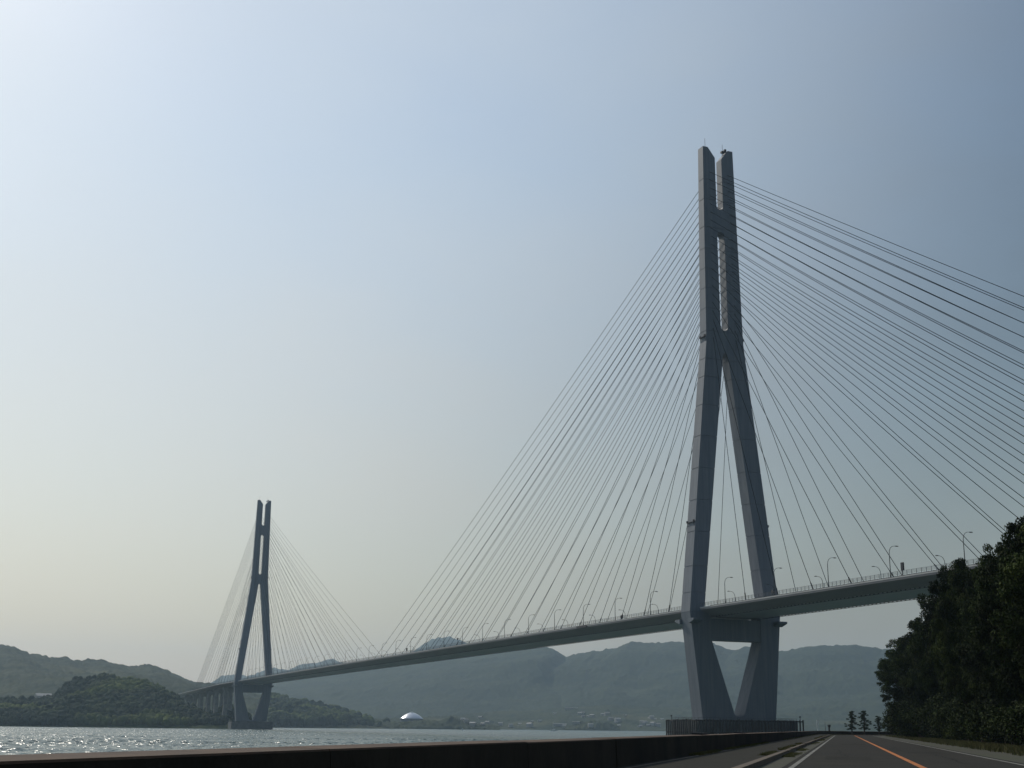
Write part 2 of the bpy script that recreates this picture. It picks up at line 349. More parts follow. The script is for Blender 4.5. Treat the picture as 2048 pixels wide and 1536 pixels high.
# seawall of cast segments
sw = empty('seawall', (*P0, gz(*P0))); tag(sw, 'long low weathered concrete seawall between the pavement and the water', 'seawall')
bpy.context.view_layer.update(); inv = sw.matrix_world.inverted()
s = -90.0; random.seed(9)
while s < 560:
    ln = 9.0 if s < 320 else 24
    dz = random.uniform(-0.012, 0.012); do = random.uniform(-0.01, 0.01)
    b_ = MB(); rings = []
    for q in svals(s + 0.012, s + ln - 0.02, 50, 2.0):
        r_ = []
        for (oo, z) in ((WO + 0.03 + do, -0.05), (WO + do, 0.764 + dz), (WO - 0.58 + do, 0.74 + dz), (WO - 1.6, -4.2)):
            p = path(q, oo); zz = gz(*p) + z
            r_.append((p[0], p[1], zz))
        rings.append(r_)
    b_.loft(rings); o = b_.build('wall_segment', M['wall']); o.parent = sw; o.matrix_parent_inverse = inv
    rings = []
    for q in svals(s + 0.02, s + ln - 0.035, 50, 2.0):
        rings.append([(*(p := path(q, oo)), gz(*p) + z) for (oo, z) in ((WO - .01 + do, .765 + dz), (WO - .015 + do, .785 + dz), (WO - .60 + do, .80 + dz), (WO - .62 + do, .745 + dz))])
    b_ = MB(); b_.loft(rings); o = b_.build('sunlit_wall_top', M['wall_sunlit']); o.parent = sw; o.matrix_parent_inverse = inv  # strip added along the wall top to hold the painted sunlit tone
    s += ln
# two flat dark slabs left lying on the wall
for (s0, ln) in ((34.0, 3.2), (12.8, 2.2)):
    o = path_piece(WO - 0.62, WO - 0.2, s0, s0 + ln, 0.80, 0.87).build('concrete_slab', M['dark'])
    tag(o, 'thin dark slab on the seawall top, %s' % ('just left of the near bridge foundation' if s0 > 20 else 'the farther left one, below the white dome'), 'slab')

# ------------------------------------------------------------------ water
def water():
    az = np.concatenate([np.linspace(-0.62, -0.13, 50), np.linspace(-0.1295, 0.47, 880), np.linspace(0.475, 0.62, 20)])
    th0 = YAW
    # radial rings: fine near, then out to 11 km
    r1 = np.concatenate([np.linspace(8, 119, 60), np.arange(120, 450, .85), np.arange(450, 900, 1.9), np.linspace(905, 1500, 60)]); r2 = np.array([1700, 2000, 2500, 3200, 4500, 7000, 11000.])
    r = np.concatenate([r1, r2])
    A, Rr = np.meshgrid(az, r)
    X = CAMP[0] + Rr * np.cos(th0 + A); Y = CAMP[1] + Rr * np.sin(th0 + A)
    amp = np.clip((1450 - Rr) / 900, 0, 1)
    step = np.where(Rr < 450, .85, np.where(Rr < 900, 1.9, 10))
    Z = 0
    for (lam, a, ang) in ((9, .075, .9), (6.3, .085, .4), (4.6, .085, 1.3), (3.5, .08, .1), (2.7, .07, 1.0), (2.1, .06, .55)):
        k_ = 2 * math.pi / lam
        ph = k_ * (X * math.cos(ang) + Y * math.sin(ang)) + 3.0 * fbm(X / (lam * 3), Y / (lam * 3), 2)
        fade = np.clip(1.9 - 3.6 * step / lam, 0, 1)
        Z = Z + a * fade * np.sin(ph) * (0.6 + 0.8 * vnoise(X / 23 + 9, Y / 23))
    Z = Z * amp
    n, mm = A.shape
    I = np.arange(n * mm).reshape(n, mm)
    Fc = np.stack([I[:-1, :-1], I[:-1, 1:], I[1:, 1:], I[1:, :-1]], -1).reshape(-1, 4)
    V = np.stack([X, Y, Z], -1).reshape(-1, 3)
    # the rest of the disc, coarse
    a2 = np.linspace(0.62, 2 * math.pi - 0.62, 60); r_ = np.array([8.0, 60, 300, 1500, 5000, 11000.])
    A2, R2 = np.meshgrid(a2, r_); b0 = len(V)
    V2 = np.stack([CAMP[0] + R2 * np.cos(th0 + A2), CAMP[1] + R2 * np.sin(th0 + A2), 0 * R2 - 0.02], -1).reshape(-1, 3)
    I2 = np.arange(A2.size).reshape(A2.shape) + b0
    F2 = np.stack([I2[:-1, :-1], I2[:-1, 1:], I2[1:, 1:], I2[1:, :-1]], -1).reshape(-1, 4)
    me = mesh_np('water', np.concatenate([V, V2]), np.concatenate([Fc, F2]), M['water'], True)
    tag(obj('water', me), kind='structure')
water()

# ------------------------------------------------------------------ hills
BV = []
def hill(name, pts, D, Df, m, back=0.5, nx=400, nr=70, spur=0.25, tree=2.0, tsc=9.0, seed=0, shape=0.85, flat=None):
    pts = np.array(pts, float)
    xs = np.linspace(pts[0, 0], pts[-1, 0], nx)
    ys = np.interp(xs, pts[:, 0], pts[:, 1])
    D = np.interp(xs, *D) if isinstance(D, tuple) else np.full(nx, float(D))
    Df = np.interp(xs, *Df) if isinstance(Df, tuple) else np.full(nx, float(Df))
    az = np.zeros(nx); H = np.zeros(nx)
    for i in range(nx):
        d = ray(xs[i], ys[i]); az[i] = math.atan2(d[1], d[0]); H[i] = CAMP[2] + D[i] * d[2] / math.hypot(d[0], d[1])
    H = np.maximum(H - tree * 0.3, -1)
    nb = max(8, int(nr * back * 0.6))
    t = np.concatenate([np.linspace(0, 1, nr), 1 + np.linspace(0, 1, nb + 1)[1:] * back])
    Tt, I = np.meshgrid(t, np.arange(nx), indexing='ij')
    rr = Df[I] + (D[I] - Df[I]) * Tt; aa = az[I]
    X = CAMP[0] + rr * np.cos(aa); Y = CAMP[1] + rr * np.sin(aa)
    sc = (D - Df).mean()
    front = np.clip(1 - Tt, 0, 1)
    # spurs: read the crest profile at a sideways-shifted column
    sh = fbm(X / (sc * .55) + seed, Y / (sc * .55), 3) * front * nx * 0.16
    j = np.clip(I + sh, 0, nx - 1); Hw = np.interp(j.ravel(), np.arange(nx), H).reshape(j.shape)
    prof = np.where(Tt <= 1, np.clip(Tt, 0, 1) ** shape, np.clip(1 - (Tt - 1) / back, 0, 1))
    Z = Hw * prof + np.abs(H[I]) * spur * 4 * np.clip(Tt, 0, 1) * front * (fbm(X / (sc * .3) + 3 + seed, Y / (sc * .3), 4))
    Z = np.minimum(Z, np.maximum(CAMP[2] + (H[I] - CAMP[2]) * (rr / D[I]) * 0.99, Hw * prof * .4 * (Tt < 1)) + (Tt >= .995) * 1e4)
    Z = Z + tree * np.abs(fbm(X / tsc, Y / tsc, 2)) * np.clip(Tt * 12, 0, 1) - np.clip(1 - Tt * 14, 0, 1) * 2.0
    nz, mx = X.shape; Ix = np.arange(nz * mx).reshape(nz, mx)
    Fc = np.stack([Ix[:-1, :-1], Ix[1:, :-1], Ix[1:, 1:], Ix[:-1, 1:]], -1).reshape(-1, 4)
    V = np.stack([X, Y, Z], -1).reshape(-1, 3)
    me = mesh_np(name, V, Fc, m, False)
    o = tag(obj(name, me), kind='structure')
    BV.append((name, BVHTree.FromPolygons([tuple(v) for v in V.tolist()], Fc.tolist())))
    return o
def hit(x, y, only=None):
    o = Vector(CAMP); d = Vector(ray(x, y)); best = None
    for nm, b_ in BV:
        if only and nm != only: continue
        r_ = b_.ray_cast(o, d)
        if r_[0] is not None and (best is None or r_[3] < best[3]): best = r_
    return best[0] if best else None
# farthest pale ridges that show above the deck
hill('distant_mountains', [(380, 1378), (419, 1366), (445, 1351), (465, 1349), (484, 1351), (500, 1352), (526, 1341), (549, 1335), (562, 1338), (575, 1340), (601, 1328), (634, 1325), (650, 1320), (666, 1316), (679, 1323), (700, 1330),
      (760, 1335), (815, 1312), (830, 1300), (850, 1285), (870, 1277), (900, 1273), (920, 1280), (935, 1286), (960, 1300), (1100, 1330), (1500, 1380)], 7600, 5200, M['forest_far'], nx=520, nr=26, tree=12, tsc=40, seed=4, back=.25)
# long mountain behind the village
hill('mountain_range', [(380, 1420), (480, 1378), (560, 1362), (700, 1341), (830, 1322), (940, 1306), (1020, 1297), (1080, 1294), (1095, 1294), (1108, 1298), (1120, 1305), (1133, 1313), (1160, 1306), (1175, 1304), (1190, 1301), (1200, 1303), (1212, 1298), (1230, 1297),
      (1245, 1290), (1265, 1282), (1290, 1285), (1305, 1285), (1320, 1286), (1340, 1283), (1375, 1284), (1410, 1286), (1430, 1288), (1452, 1297), (1472, 1300), (1490, 1293), (1530, 1296), (1560, 1302), (1580, 1300),
      (1610, 1293), (1640, 1291), (1655, 1292), (1690, 1290), (1700, 1289), (1740, 1293), (1765, 1298), (1780, 1297), (1850, 1305), (2048, 1290), (2300, 1300)], 4900, ([380, 900, 1400, 2300], [3700, 3600, 3500, 3400]), M['forest_far'], nx=1300, nr=110, tree=7, tsc=22, seed=9, spur=0.16)
# island ridge at the left
hill('island_ridge', [(-1100, 1448), (-900, 1425), (-650, 1350), (-420, 1300), (-200, 1270), (-60, 1296), (5, 1289), (30, 1293), (45, 1301), (60, 1307), (80, 1309), (101, 1314), (132, 1313), (145, 1319), (157, 1322), (175, 1319), (203, 1318), (225, 1325), (251, 1332), (270, 1332), (297, 1328), (315, 1333), (330, 1339),
      (350, 1347), (366, 1354), (391, 1365), (405, 1366), (419, 1365), (440, 1369), (480, 1379), (540, 1392), (600, 1404)], ([-420, 380, 600], [3000, 2900, 3100]), ([-420, 380, 600], [1900, 1850, 2300]), M['forest_mid'], nx=1300, nr=130, tree=6, tsc=13, seed=2, spur=0.2)
# greenish slope right of the far tower
hill('wooded_headland', [(430, 1402), (500, 1394), (546, 1396), (575, 1403), (606, 1409), (640, 1413), (662, 1418), (689, 1426), (712, 1432), (731, 1437), (750, 1446), (800, 1452)], 2600, ([430, 731, 800], [2050, 2300, 2450]), M['forest_mid'], nx=420, nr=60, tree=6, tsc=12, seed=6, spur=0.15)
# low shore with the village
hill('village_shore', [(560, 1440), (700, 1434), (720, 1430), (745, 1437), (830, 1436), (900, 1431), (940, 1427), (985, 1423), (1060, 1421), (1150, 1412), (1230, 1410), (1300, 1413), (1420, 1418), (1560, 1425), (1700, 1432), (1900, 1438), (2200, 1440)],
     ([560, 800, 1000, 2200], [2950, 2900, 3500, 3500]), ([560, 800, 1000, 2200], [2600, 2500, 2950, 3000]), M['forest_mid'], nx=900, nr=60, tree=5, tsc=12, seed=8, spur=0.2)
hill('shore_grove', [(700, 1452), (730, 1444), (760, 1446), (800, 1442), (850, 1440), (880, 1441), (905, 1431), (925, 1440), (960, 1448), (1000, 1452)], 2460, 2400, M['forest_mid'], nx=300, nr=14, tree=5, tsc=9, seed=12, spur=0.1)
hill('shore_grove', [(1130, 1452), (1160, 1443), (1190, 1440), (1215, 1442), (1228, 1449), (1240, 1454)], 2900, 2860, M['forest_mid'], nx=120, nr=12, tree=5, tsc=9, seed=13, spur=0.1)
# near wooded hill at the left
H2 = [(-900, 1452), (-720, 1430), (-500, 1395), (-200, 1410), (-60, 1398), (0, 1402), (30, 1404), (70, 1403), (100, 1398), (120, 1390), (130, 1374), (150, 1364), (190, 1359), (215, 1356), (232, 1358), (248, 1363), (270, 1363), (290, 1367), (310, 1376), (325, 1383),
      (340, 1392), (360, 1402), (372, 1412), (400, 1424), (430, 1432), (445, 1418), (462, 1419), (480, 1428), (500, 1441), (520, 1450)]
hill('wooded_hill', H2, ([-500, 0, 520], [1750, 1650, 1520]), ([-500, 0, 370, 470, 520], [1430, 1420, 1345, 1350, 1440]), M['forest_near'], nx=1200, nr=110, tree=3, tsc=8, seed=1, spur=0.12, shape=0.7)

# tree crowns that break up the near hill (one uncountable mass)
def crowns(name, n, x0, x1, hillname, r0, r1, y0=1350, y1=1449, seed=3):
    rg = np.random.default_rng(seed); bm = bmesh.new(); bmesh.ops.create_icosphere(bm, subdivisions=2, radius=1)
    BVt = np.array([v.co[:] for v in bm.verts]); BF = np.array([[v.index for v in f_.verts] for f_ in bm.faces]); bm.free()
    V = []; Fc = []; c = 0; k_ = 0
    while c < n and k_ < n * 4:
        k_ += 1
        h = hit(rg.uniform(x0, x1), rg.uniform(y0, y1), hillname)
        if h is None: continue
        r_ = rg.uniform(r0, r1); nn = 1 + 0.35 * rg.standard_normal((len(BVt), 1)).clip(-1.2, 1.2) * 0.6
        q = BVt * nn * np.array([r_, r_, r_ * rg.uniform(.8, 1.3)]) + np.array(h) + np.array([0, 0, r_ * 0.35])
        V.append(q); Fc.append(BF + c * len(BVt)); c += 1
    o = obj(name, mesh_np(name, np.concatenate(V), np.concatenate(Fc), M['canopy'])); tag(o, kind='stuff'); return o
tag(crowns('forest_canopy', 4200, -60, 520, 'wooded_hill', 1.5, 4.6), 'dense green treetops covering the near wooded hill', 'forest')
tag(crowns('forest_canopy', 900, 540, 800, 'wooded_headland', 4, 8, 1390, 1450, 5), 'hazy treetops on the headland right of the far tower', 'forest')

# ------------------------------------------------------------------ bridge
br = empty('cable_stayed_bridge'); tag(br, 'long grey steel cable-stayed bridge with two A-shaped towers crossing the strait', 'bridge')
L_ = 890.0
def depth(z): return float(np.interp(z, [7, 44.4, 146, 226], [7.2, 6.4, 4.6, 3.7]))
def outer(z): return float(np.interp(z, [7, 44.4, 145.6, 226], [14.8, 18.65, 8.09, 6.74]))
def inner(z):
    if z > 200.05:                                    # top slot with rounded foot
        q = z - 200.05; return 1.45 * math.sqrt(max(0, 1 - (1 - min(q / 1.45, 1)) ** 2))
    if z >= 190.68: return 0.0
    if z > 150.5:                                     # long window
        a_ = 1.62
        q = min(z - 150.5, 190.68 - z); return a_ * math.sqrt(max(0, 1 - (1 - min(q / a_, 1)) ** 2))
    if z >= 141.66: return 0.0
    if z >= 44.4:
        lin = 12.85 - 0.1225 * (z - 44.4)
        q = 141.66 - z; return min(lin, 2.0 * (1 - (1 - min(q / 7.0, 1)) ** 2) ** 0.5 if q < 7 else 99)
    return 0
def block(z0, z1, side, neck=True, top=None):
    zs = sorted(set([z0, z1] + [z for z in (200.05, 190.68, 150.5, 141.66, 145.6) if z0 < z < z1] +
                    [zc + d for zc, sgn in ((200.05, 1), (190.68, -1), (150.5, 1), (141.66, -1)) for d in [sgn * e for e in (.15, .4, .8, 1.2, 1.62, 2.6, 4.2, 7)] if z0 < zc + d < z1]))
    out = [(outer(z), z) for z in zs]; inn = [(inner(z), z) for z in reversed(zs)]
    if top:     # slanted head: flat outer third, then falling to the slot
        out = [(outer(z), z) for z in zs]; inn = [(inner(222), z) for z in (221.9, z0)]
        out += [(outer(226) - 2.2, 226.0)]
    poly = out + inn
    # drop repeated neighbours
    pl = []
    for p in poly:
        if not pl or abs(p[0] - pl[-1][0]) + abs(p[1] - pl[-1][1]) > 1e-4: pl.append(p)
    b_ = MB()
    b_.loft([[(-depth(z) / 2, side * v, z) for v, z in pl], [(depth(z) / 2, side * v, z) for v, z in pl]])
    if neck:    # recessed joint below the block
        zz = z0; g = 0.24; e = 0.16
        iv = inner(zz)
        b_.loft([[(sx * (depth(zz) / 2 - e), side * v, zz - g) for sx, v in ((-1, outer(zz) - e), (1, outer(zz) - e), (1, iv + (e if iv > .1 else 0)), (-1, iv + (e if iv > .1 else 0)))],
                 [(sx * (depth(zz) / 2 - e), side * v, zz + .01) for sx, v in ((-1, outer(zz) - e), (1, outer(zz) - e), (1, iv + (e if iv > .1 else 0)), (-1, iv + (e if iv > .1 else 0)))]])
    return b_
SEAM = [212, 203.5, 191.9, 183, 174.8, 166.8, 158.6, 149.6, 138.6, 131.5, 120.5, 108.6, 96.4, 84.5, 72.9, 60.4, 51.0]
tw = empty('tower'); tw.parent = br; tw['label'] = 'near bridge tower, larger A-shaped tower right of centre'
bz = [(226, 212)] + [(SEAM[i], SEAM[i + 1]) for i in range(len(SEAM) - 1)] + [(51.0, 44.4)]
for side in (1, -1):
    for i, (zt, zb) in enumerate(bz):
        lo = zb + (0.24 if i < len(bz) - 1 else 0)
        block(lo, zt, side, neck=(i < len(bz) - 1), top=(i == 0)).build('tower_block', M['tower'], tw)
    # leg below the deck
    b_ = MB(); pl = [(outer(44.35), 44.35), (outer(7.3), 7.3), (0.0, 7.3), (0.0, 9.0), (2.1, 9.25), (10.2, 34.7), (12.85, 35.5), (12.85, 44.35)]
    pl = [(outer(44.35), 44.35), (outer(7.3), 7.3), (0.0, 7.3), (0.0, 8.6), (1.4, 8.8), (2.0, 9.25), (10.2, 34.6), (10.3, 44.35)]
    b_.loft([[(-depth(z) / 2, side * v, z) for v, z in pl], [(depth(z) / 2, side * v, z) for v, z in pl]])
    b_.build('lower_leg', M['tower'], tw)
b_ = MB(); b_.box(-2.9, 2.9, -10.25, 10.25, 34.7, 42.2); b_.build('crossbeam', M['tower'], tw)
for sgn in (1, -1):   # brackets that carry the girder at the tower
    for vv in (17.5, -17.5):
        b_ = MB()
        b_.loft([[(sgn * 3.15, vv - 1.8, 40.2), (sgn * 3.15, vv + 1.8, 40.2), (sgn * 3.15, vv + 1.8, 41.9), (sgn * 3.15, vv - 1.8, 41.9)],
                 [(sgn * 6.6, vv - 1.8, 41.2), (sgn * 6.6, vv + 1.8, 41.2), (sgn * 6.6, vv + 1.8, 41.9), (sgn * 6.6, vv - 1.8, 41.9)]])
        b_.build('bearing_bracket', M['tower'], tw)
for (vv, hh) in ((4.9, 4.2), (-3.0, 4.6)):
    b_ = MB(); zt = 226 if vv > 0 else 224.4
    b_.tube([(-0.5, vv, zt - 1.2), (-0.5, vv, zt + hh)], 0.07, 5); b_.build('lightning_rod', M['dark'], tw)
b_ = MB(); b_.tube([(-1.2, -2.9, 222.4), (-1.2, -2.9, 225.2)], 0.10, 5); b_.tube([(-1.2, -2.3, 222.8), (-1.2, -2.3, 225.0)], 0.08, 5); b_.box(-1.8, -.6, -3.4, -1.9, 224.9, 225.6); b_.box(-1.7, -.7, -4.1, -3.3, 225.5, 226.6)
b_.build('beacon', M['dark'], tw)
for (zz, sg) in ((147.5, 1), (76.5, 1), (147.5, -1), (76.5, -1)):
    vv = outer(zz); b_ = MB()
    b_.box(-depth(zz) / 2 + .3, depth(zz) / 2 - .3, min(sg * (vv - .3), sg * (vv + .6)), max(sg * (vv - .3), sg * (vv + .6)), zz - .06, zz + .06)
    for sx in (-1, 1):
        b_.tube([(sx * (depth(zz) / 2 - .6), sg * (vv - .1), zz - 2.2), (sx * (depth(zz) / 2 - .6), sg * (vv + .5), zz)], 0.09, 5)
        b_.box(sx * (depth(zz) / 2 - .6) - .3, sx * (depth(zz) / 2 - .6) + .3, min(sg * (vv + .15), sg * (vv + .6)), max(sg * (vv + .15), sg * (vv + .6)), zz + .07, zz + .7)
    b_.build('light_bracket', M['dark'], tw)
kids(tw)
tw2 = copy_tree(tw, br); tw2.location = (L_, 0, 0); tw2['label'] = 'far bridge tower, smaller hazy A-shaped tower left of centre'

# foundations ------------------------------------------------------------------
def foundation(u, name_label, fenders):
    fd = empty('tower_foundation', (u, 0, 0)); fd.parent = br; fd['label'] = name_label
    b_ = MB(); b_.box(-9.3, 9.3, -20.2, 20.2, -3.0, 7.0); b_.build('caisson', M['caisson'], fd, bevel=0.4)
    b_ = MB()
    for x in np.arange(-8.9, 9.0, 2.225):
        for y in (-19.8, 19.8): b_.box(x - .05, x + .05, y - .05, y + .05, 7, 8.1)
    for y in np.arange(-19.8, 19.9, 2.2):
        for x in (-8.9, 8.9): b_.box(x - .05, x + .05, y - .05, y + .05, 7, 8.1)
    for z in (7.55, 8.1):
        for y in (-19.8, 19.8): b_.box(-8.9, 8.9, y - .04, y + .04, z - .04, z + .04)
        for x in (-8.9, 8.9): b_.box(x - .04, x + .04, -19.8, 19.8, z - .04, z + .04)
    o = b_.build('railing', M['rail'], fd); o['kind'] = 'stuff'
    if fenders:
        # steel pile fenders along the landward and left sides, with two walings
        pl = []
        for x in np.arange(-10.4, 10.6, 1.3): pl.append((x, 21.5))
        for y in np.arange(-21.3, 21.0, 1.3): pl.append((-10.6, y))
        b0 = MB(); b0.tube([(0, 0, -3), (0, 0, 7.6)], 0.27, 8); me = b0.mesh('fender_pile', M['fender'])
        for (x, y) in pl:
            o = obj('fender_pile', me, fd, (x + random.uniform(-.05, .05), y + random.uniform(-.05, .05), random.uniform(-.6, .15)))
        for z in (3.0, 6.9):
            b_ = MB(); b_.box(-10.6, 10.6, 20.9, 21.2, z, z + .45); b_.box(-10.3, -10.0, -21.3, 20.85, z, z + .45); b_.build('waling', M['fender'], fd)
        for (x, y) in ((-10.0, -20.5), (8.5, 20.5)):
            b_ = MB(); b_.tube([(x, y, 6.9), (x, y, 8.6)], 0.10, 6); b_.box(x - .22, x + .22, y - .22, y + .22, 8.5, 9.0); b_.build('mooring_light', M['dark'], fd)
    return fd
foundation(0, 'near tower foundation ringed with steel pile fenders', True)
foundation(L_, 'far tower foundation block standing in the water', False)

# girder ------------------------------------------------------------------------
def zd(u):      # deck edge level, a very flat crest over mid-span
    return 45.2 + 0.9 * (1 - ((u - 445) / 700.0) ** 2) - (max(0, u - 1000) * 0.012)
def sect(u, w_):
    z = zd(u) - 0.35; b0 = zd(u) - 2.85
    k_ = w_ / 15.3
    return [(w_, z), (w_, z - .55), (9.9, b0), (-9.9, b0), (-w_, z - .55), (-w_, z)]
def run(u0, u1, step, fn):
    us = np.linspace(u0, u1, max(2, int(math.ceil((u1 - u0) / step)) + 1))
    return [fn(u) for u in us]
g_ = MB()
cuts = [(-430, -4.6, 15.3), (-4.6, 4.6, 12.6), (4.6, 885.4, 15.3), (885.4, 894.6, 12.6), (894.6, 1420, 15.3)]
for (u0, u1, w_) in cuts:
    g_.loft(run(u0, u1, 20, lambda u: [(u, v, z) for v, z in sect(u, w_)]))
gird = empty('girder'); gird.parent = br
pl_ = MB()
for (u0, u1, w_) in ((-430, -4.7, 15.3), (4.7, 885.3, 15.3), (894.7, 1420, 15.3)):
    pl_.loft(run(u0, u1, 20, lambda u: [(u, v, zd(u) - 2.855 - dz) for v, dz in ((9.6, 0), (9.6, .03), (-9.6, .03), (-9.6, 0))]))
pl_.build('bottom_plate', M['plate_bounce'], gird)
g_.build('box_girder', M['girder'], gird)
for sg in (1, -1):
    for (u0, u1, w_) in cuts:
        if w_ < 15: continue
        e = MB(); e.loft(run(u0, u1, 20, lambda u: [(u, sg * 15.45, zd(u) - .38), (u, sg * 15.45, zd(u)), (u, sg * 15.05, zd(u)), (u, sg * 15.05, zd(u) - .38)]))
        e.build('edge_beam', M['edge'], gird)
# rails, posts, maintenance rails under the girder
for sg in (1, -1):
    for (u0, u1, w_) in cuts:
        if w_ < 15: continue
        r_ = MB()
        for hz in (0.55, 0.85, 1.15, 1.4):
            r_.loft(run(u0, u1, 20, lambda u: [(u, sg * 15.28, zd(u) + hz), (u, sg * 15.28, zd(u) + hz + .06), (u, sg * 15.2, zd(u) + hz + .06), (u, sg * 15.2, zd(u) + hz)]))
        r_.build('hand_rail', M['rail'], gird)
        # inner crash barrier, partly closed
        r_ = MB()
        for hz in (0.25, 0.65):
            r_.loft(run(u0, u1, 20, lambda u: [(u, sg * 11.4, zd(u) + hz), (u, sg * 11.4, zd(u) + hz + .22), (u, sg * 11.3, zd(u) + hz + .22), (u, sg * 11.3, zd(u) + hz)]))
        r_.build('crash_barrier', M['dark'], gird)
    for v_ in (9.6,):
        r_ = MB(); r_.loft(run(6, 884, 20, lambda u: [(u, sg * v_ - .12, zd(u) - 3.2), (u, sg * v_ - .12, zd(u) - 3.05), (u, sg * v_ + .12, zd(u) - 3.05), (u, sg * v_ + .12, zd(u) - 3.2)]))
        r_.loft(run(-265, -6, 20, lambda u: [(u, sg * v_ - .12, zd(u) - 3.2), (u, sg * v_ - .12, zd(u) - 3.05), (u, sg * v_ + .12, zd(u) - 3.05), (u, sg * v_ + .12, zd(u) - 3.2)]))
        r_.build('maintenance_rail', M['dark'], gird)
pb = MB(); hb = MB()
for u in np.arange(-300, 1200, 2.0):
    if abs(u) < 5 or abs(u - L_) < 5: continue
    for sg in (1, -1):
        pb.box(u - .05, u + .05, sg * 15.24 - .05, sg * 15.24 + .05, zd(u), zd(u) + 1.42)
        pb.box(u - .09, u + .09, sg * 11.2 - .1, sg * 11.2 + .1, zd(u) - .2, zd(u) + .95)
        hb.box(u - .25, u + .25, sg * 9.6 - .1, sg * 9.6 + .1, zd(u) - 3.06, zd(u) - 2.8)
o = pb.build('railing_post', M['rail'], gird, recalc=False); o['kind'] = 'stuff'
o = hb.build('rail_hanger', M['dark'], gird, recalc=False); o['kind'] = 'stuff'

# piers of the side spans
def pier(u, half, zb=-3, zcap=None):
    p = empty('bridge_pier', (u, 0, 0)); p.parent = br
    zt = zd(u) - 2.9
    for sg in (1, -1):
        b_ = MB(); b_.loft([[(-2.2, sg * half - 2.3, zb), (2.2, sg * half - 2.3, zb), (2.2, sg * half + 2.3, zb), (-2.2, sg * half + 2.3, zb)],
                            [(-1.8, sg * half - 2.0, zt - 3), (1.8, sg * half - 2.0, zt - 3), (1.8, sg * half + 2.0, zt - 3), (-1.8, sg * half + 2.0, zt - 3)]])
        b_.build('column', M['conc'], p, bevel=.2)
    b_ = MB(); b_.box(-2.3, 2.3, -half - 3.5, half + 3.5, zt - 2.98, zt); b_.build('pier_cap', M['conc'], p, bevel=.2)
for u in (-268, -330, -400, 997, 1055, 1108, 1160, 1210, 1270, 1340): pier(u, 7.5)

# stay cables -------------------------------------------------------------------
cabs = []
SIDE = [27, 46.5, 66, 85.5, 105, 124, 141, 157, 167, 175.9, 184.8, 192.8, 200.5, 207.9, 215.4, 223.1, 230.2, 237.3, 244.8, 251.4, 258.8]
for T, (mx_side, sgn) in ((0.0, (268.0, -1)), (L_, (317.0, 1))):
    for k_ in range(21):
        zm = 148.0 + 64.5 * k_ / 20; zs = 148.0 + 67.5 * k_ / 20
        um = 27 + 19.9 * k_
        us = (27 + 19.7 * k_ if k_ <= 10 else None) if sgn > 0 else SIDE[k_]
        if us is None:
            us = SIDE[k_] if sgn < 0 else (27 + 19.7 * k_ if k_ <= 12 else 263.4 + (k_ - 12) * 6.4)
        for pv in (1, -1):
            cabs.append((T, zm, -sgn * um, pv)); cabs.append((T, zs, sgn * us, pv))
for (T, zt, du, pv) in cabs:
    sx = math.copysign(1, du)
    vt = np.interp(zt, [146, 200, 226], [4.9, 4.2, 4.05])
    a_ = np.array([T + sx * (depth(zt) / 2 - .2), pv * vt, zt]); b_e = np.array([T + du, pv * 10.6, zd(T + du) + .3])
    span = abs(du); sag = span * span * 1.1e-5
    pts = []
    for t_ in np.linspace(0, 1, 9):
        p = a_ + (b_e - a_) * t_; p[2] -= 4 * sag * t_ * (1 - t_); pts.append(p)
    b_ = MB(); b_.tube(pts, 0.095, 6)
    # anchor socket at the deck end
    dr = (pts[-2] - pts[-1]); dr /= np.linalg.norm(dr); b_.tube([pts[-1] - dr * .3, pts[-1] + dr * 3.2], 0.19, 6)
    b_.build('stay_cable', M['cable'], br, smooth=True, recalc=False)

# lamps on the deck -------------------------------------------------------------
def lamp(name='bridge_lamp'):
    r_ = empty(name)
    b_ = MB(); pts = [(0, 0, 0), (0, 0, 6.6), (0, -.12, 7.4), (0, -.5, 8.15), (0, -1.1, 8.62), (0, -1.8, 8.78), (0, -2.3, 8.78)]
    b_.tube(pts, [.13, .10, .09, .08, .07, .06, .06], 8); b_.box(-.16, .16, -.16, .16, -.35, .5); b_.build('pole', M['lamp'], r_, smooth=False)
    b_ = MB(); b_.loft([[(-.12, -2.25, 8.72), (.12, -2.25, 8.72), (.12, -2.25, 8.88), (-.12, -2.25, 8.88)], [(-.22, -2.7, 8.66), (.22, -2.7, 8.66), (.2, -2.7, 8.92), (-.2, -2.7, 8.92)],
                        [(-.2, -3.2, 8.70), (.2, -3.2, 8.70), (.16, -3.2, 8.86), (-.16, -3.2, 8.86)]]); b_.build('lamp_head', M['dark'], r_)
    return r_
l0 = lamp(); kids(l0); first = True
ORD = ['first', 'second', 'third', 'fourth', 'fifth', 'sixth', 'seventh', 'eighth', 'ninth', 'tenth', 'eleventh', 'twelfth', 'thirteenth', 'fourteenth', 'fifteenth', 'sixteenth', 'seventeenth', 'eighteenth', 'nineteenth', 'twentieth'] + ['twenty-' + x for x in ('first', 'second', 'third', 'fourth', 'fifth', 'sixth', 'seventh', 'eighth', 'ninth', 'tenth')]
near_u = [-138, -108, -79, -50, -20] + [34 + 30.0 * i for i in range(28)]
far_u = [-97, -67, -36, -6.5, 20, 50] + [81 + 30.6 * i for i in range(26)]
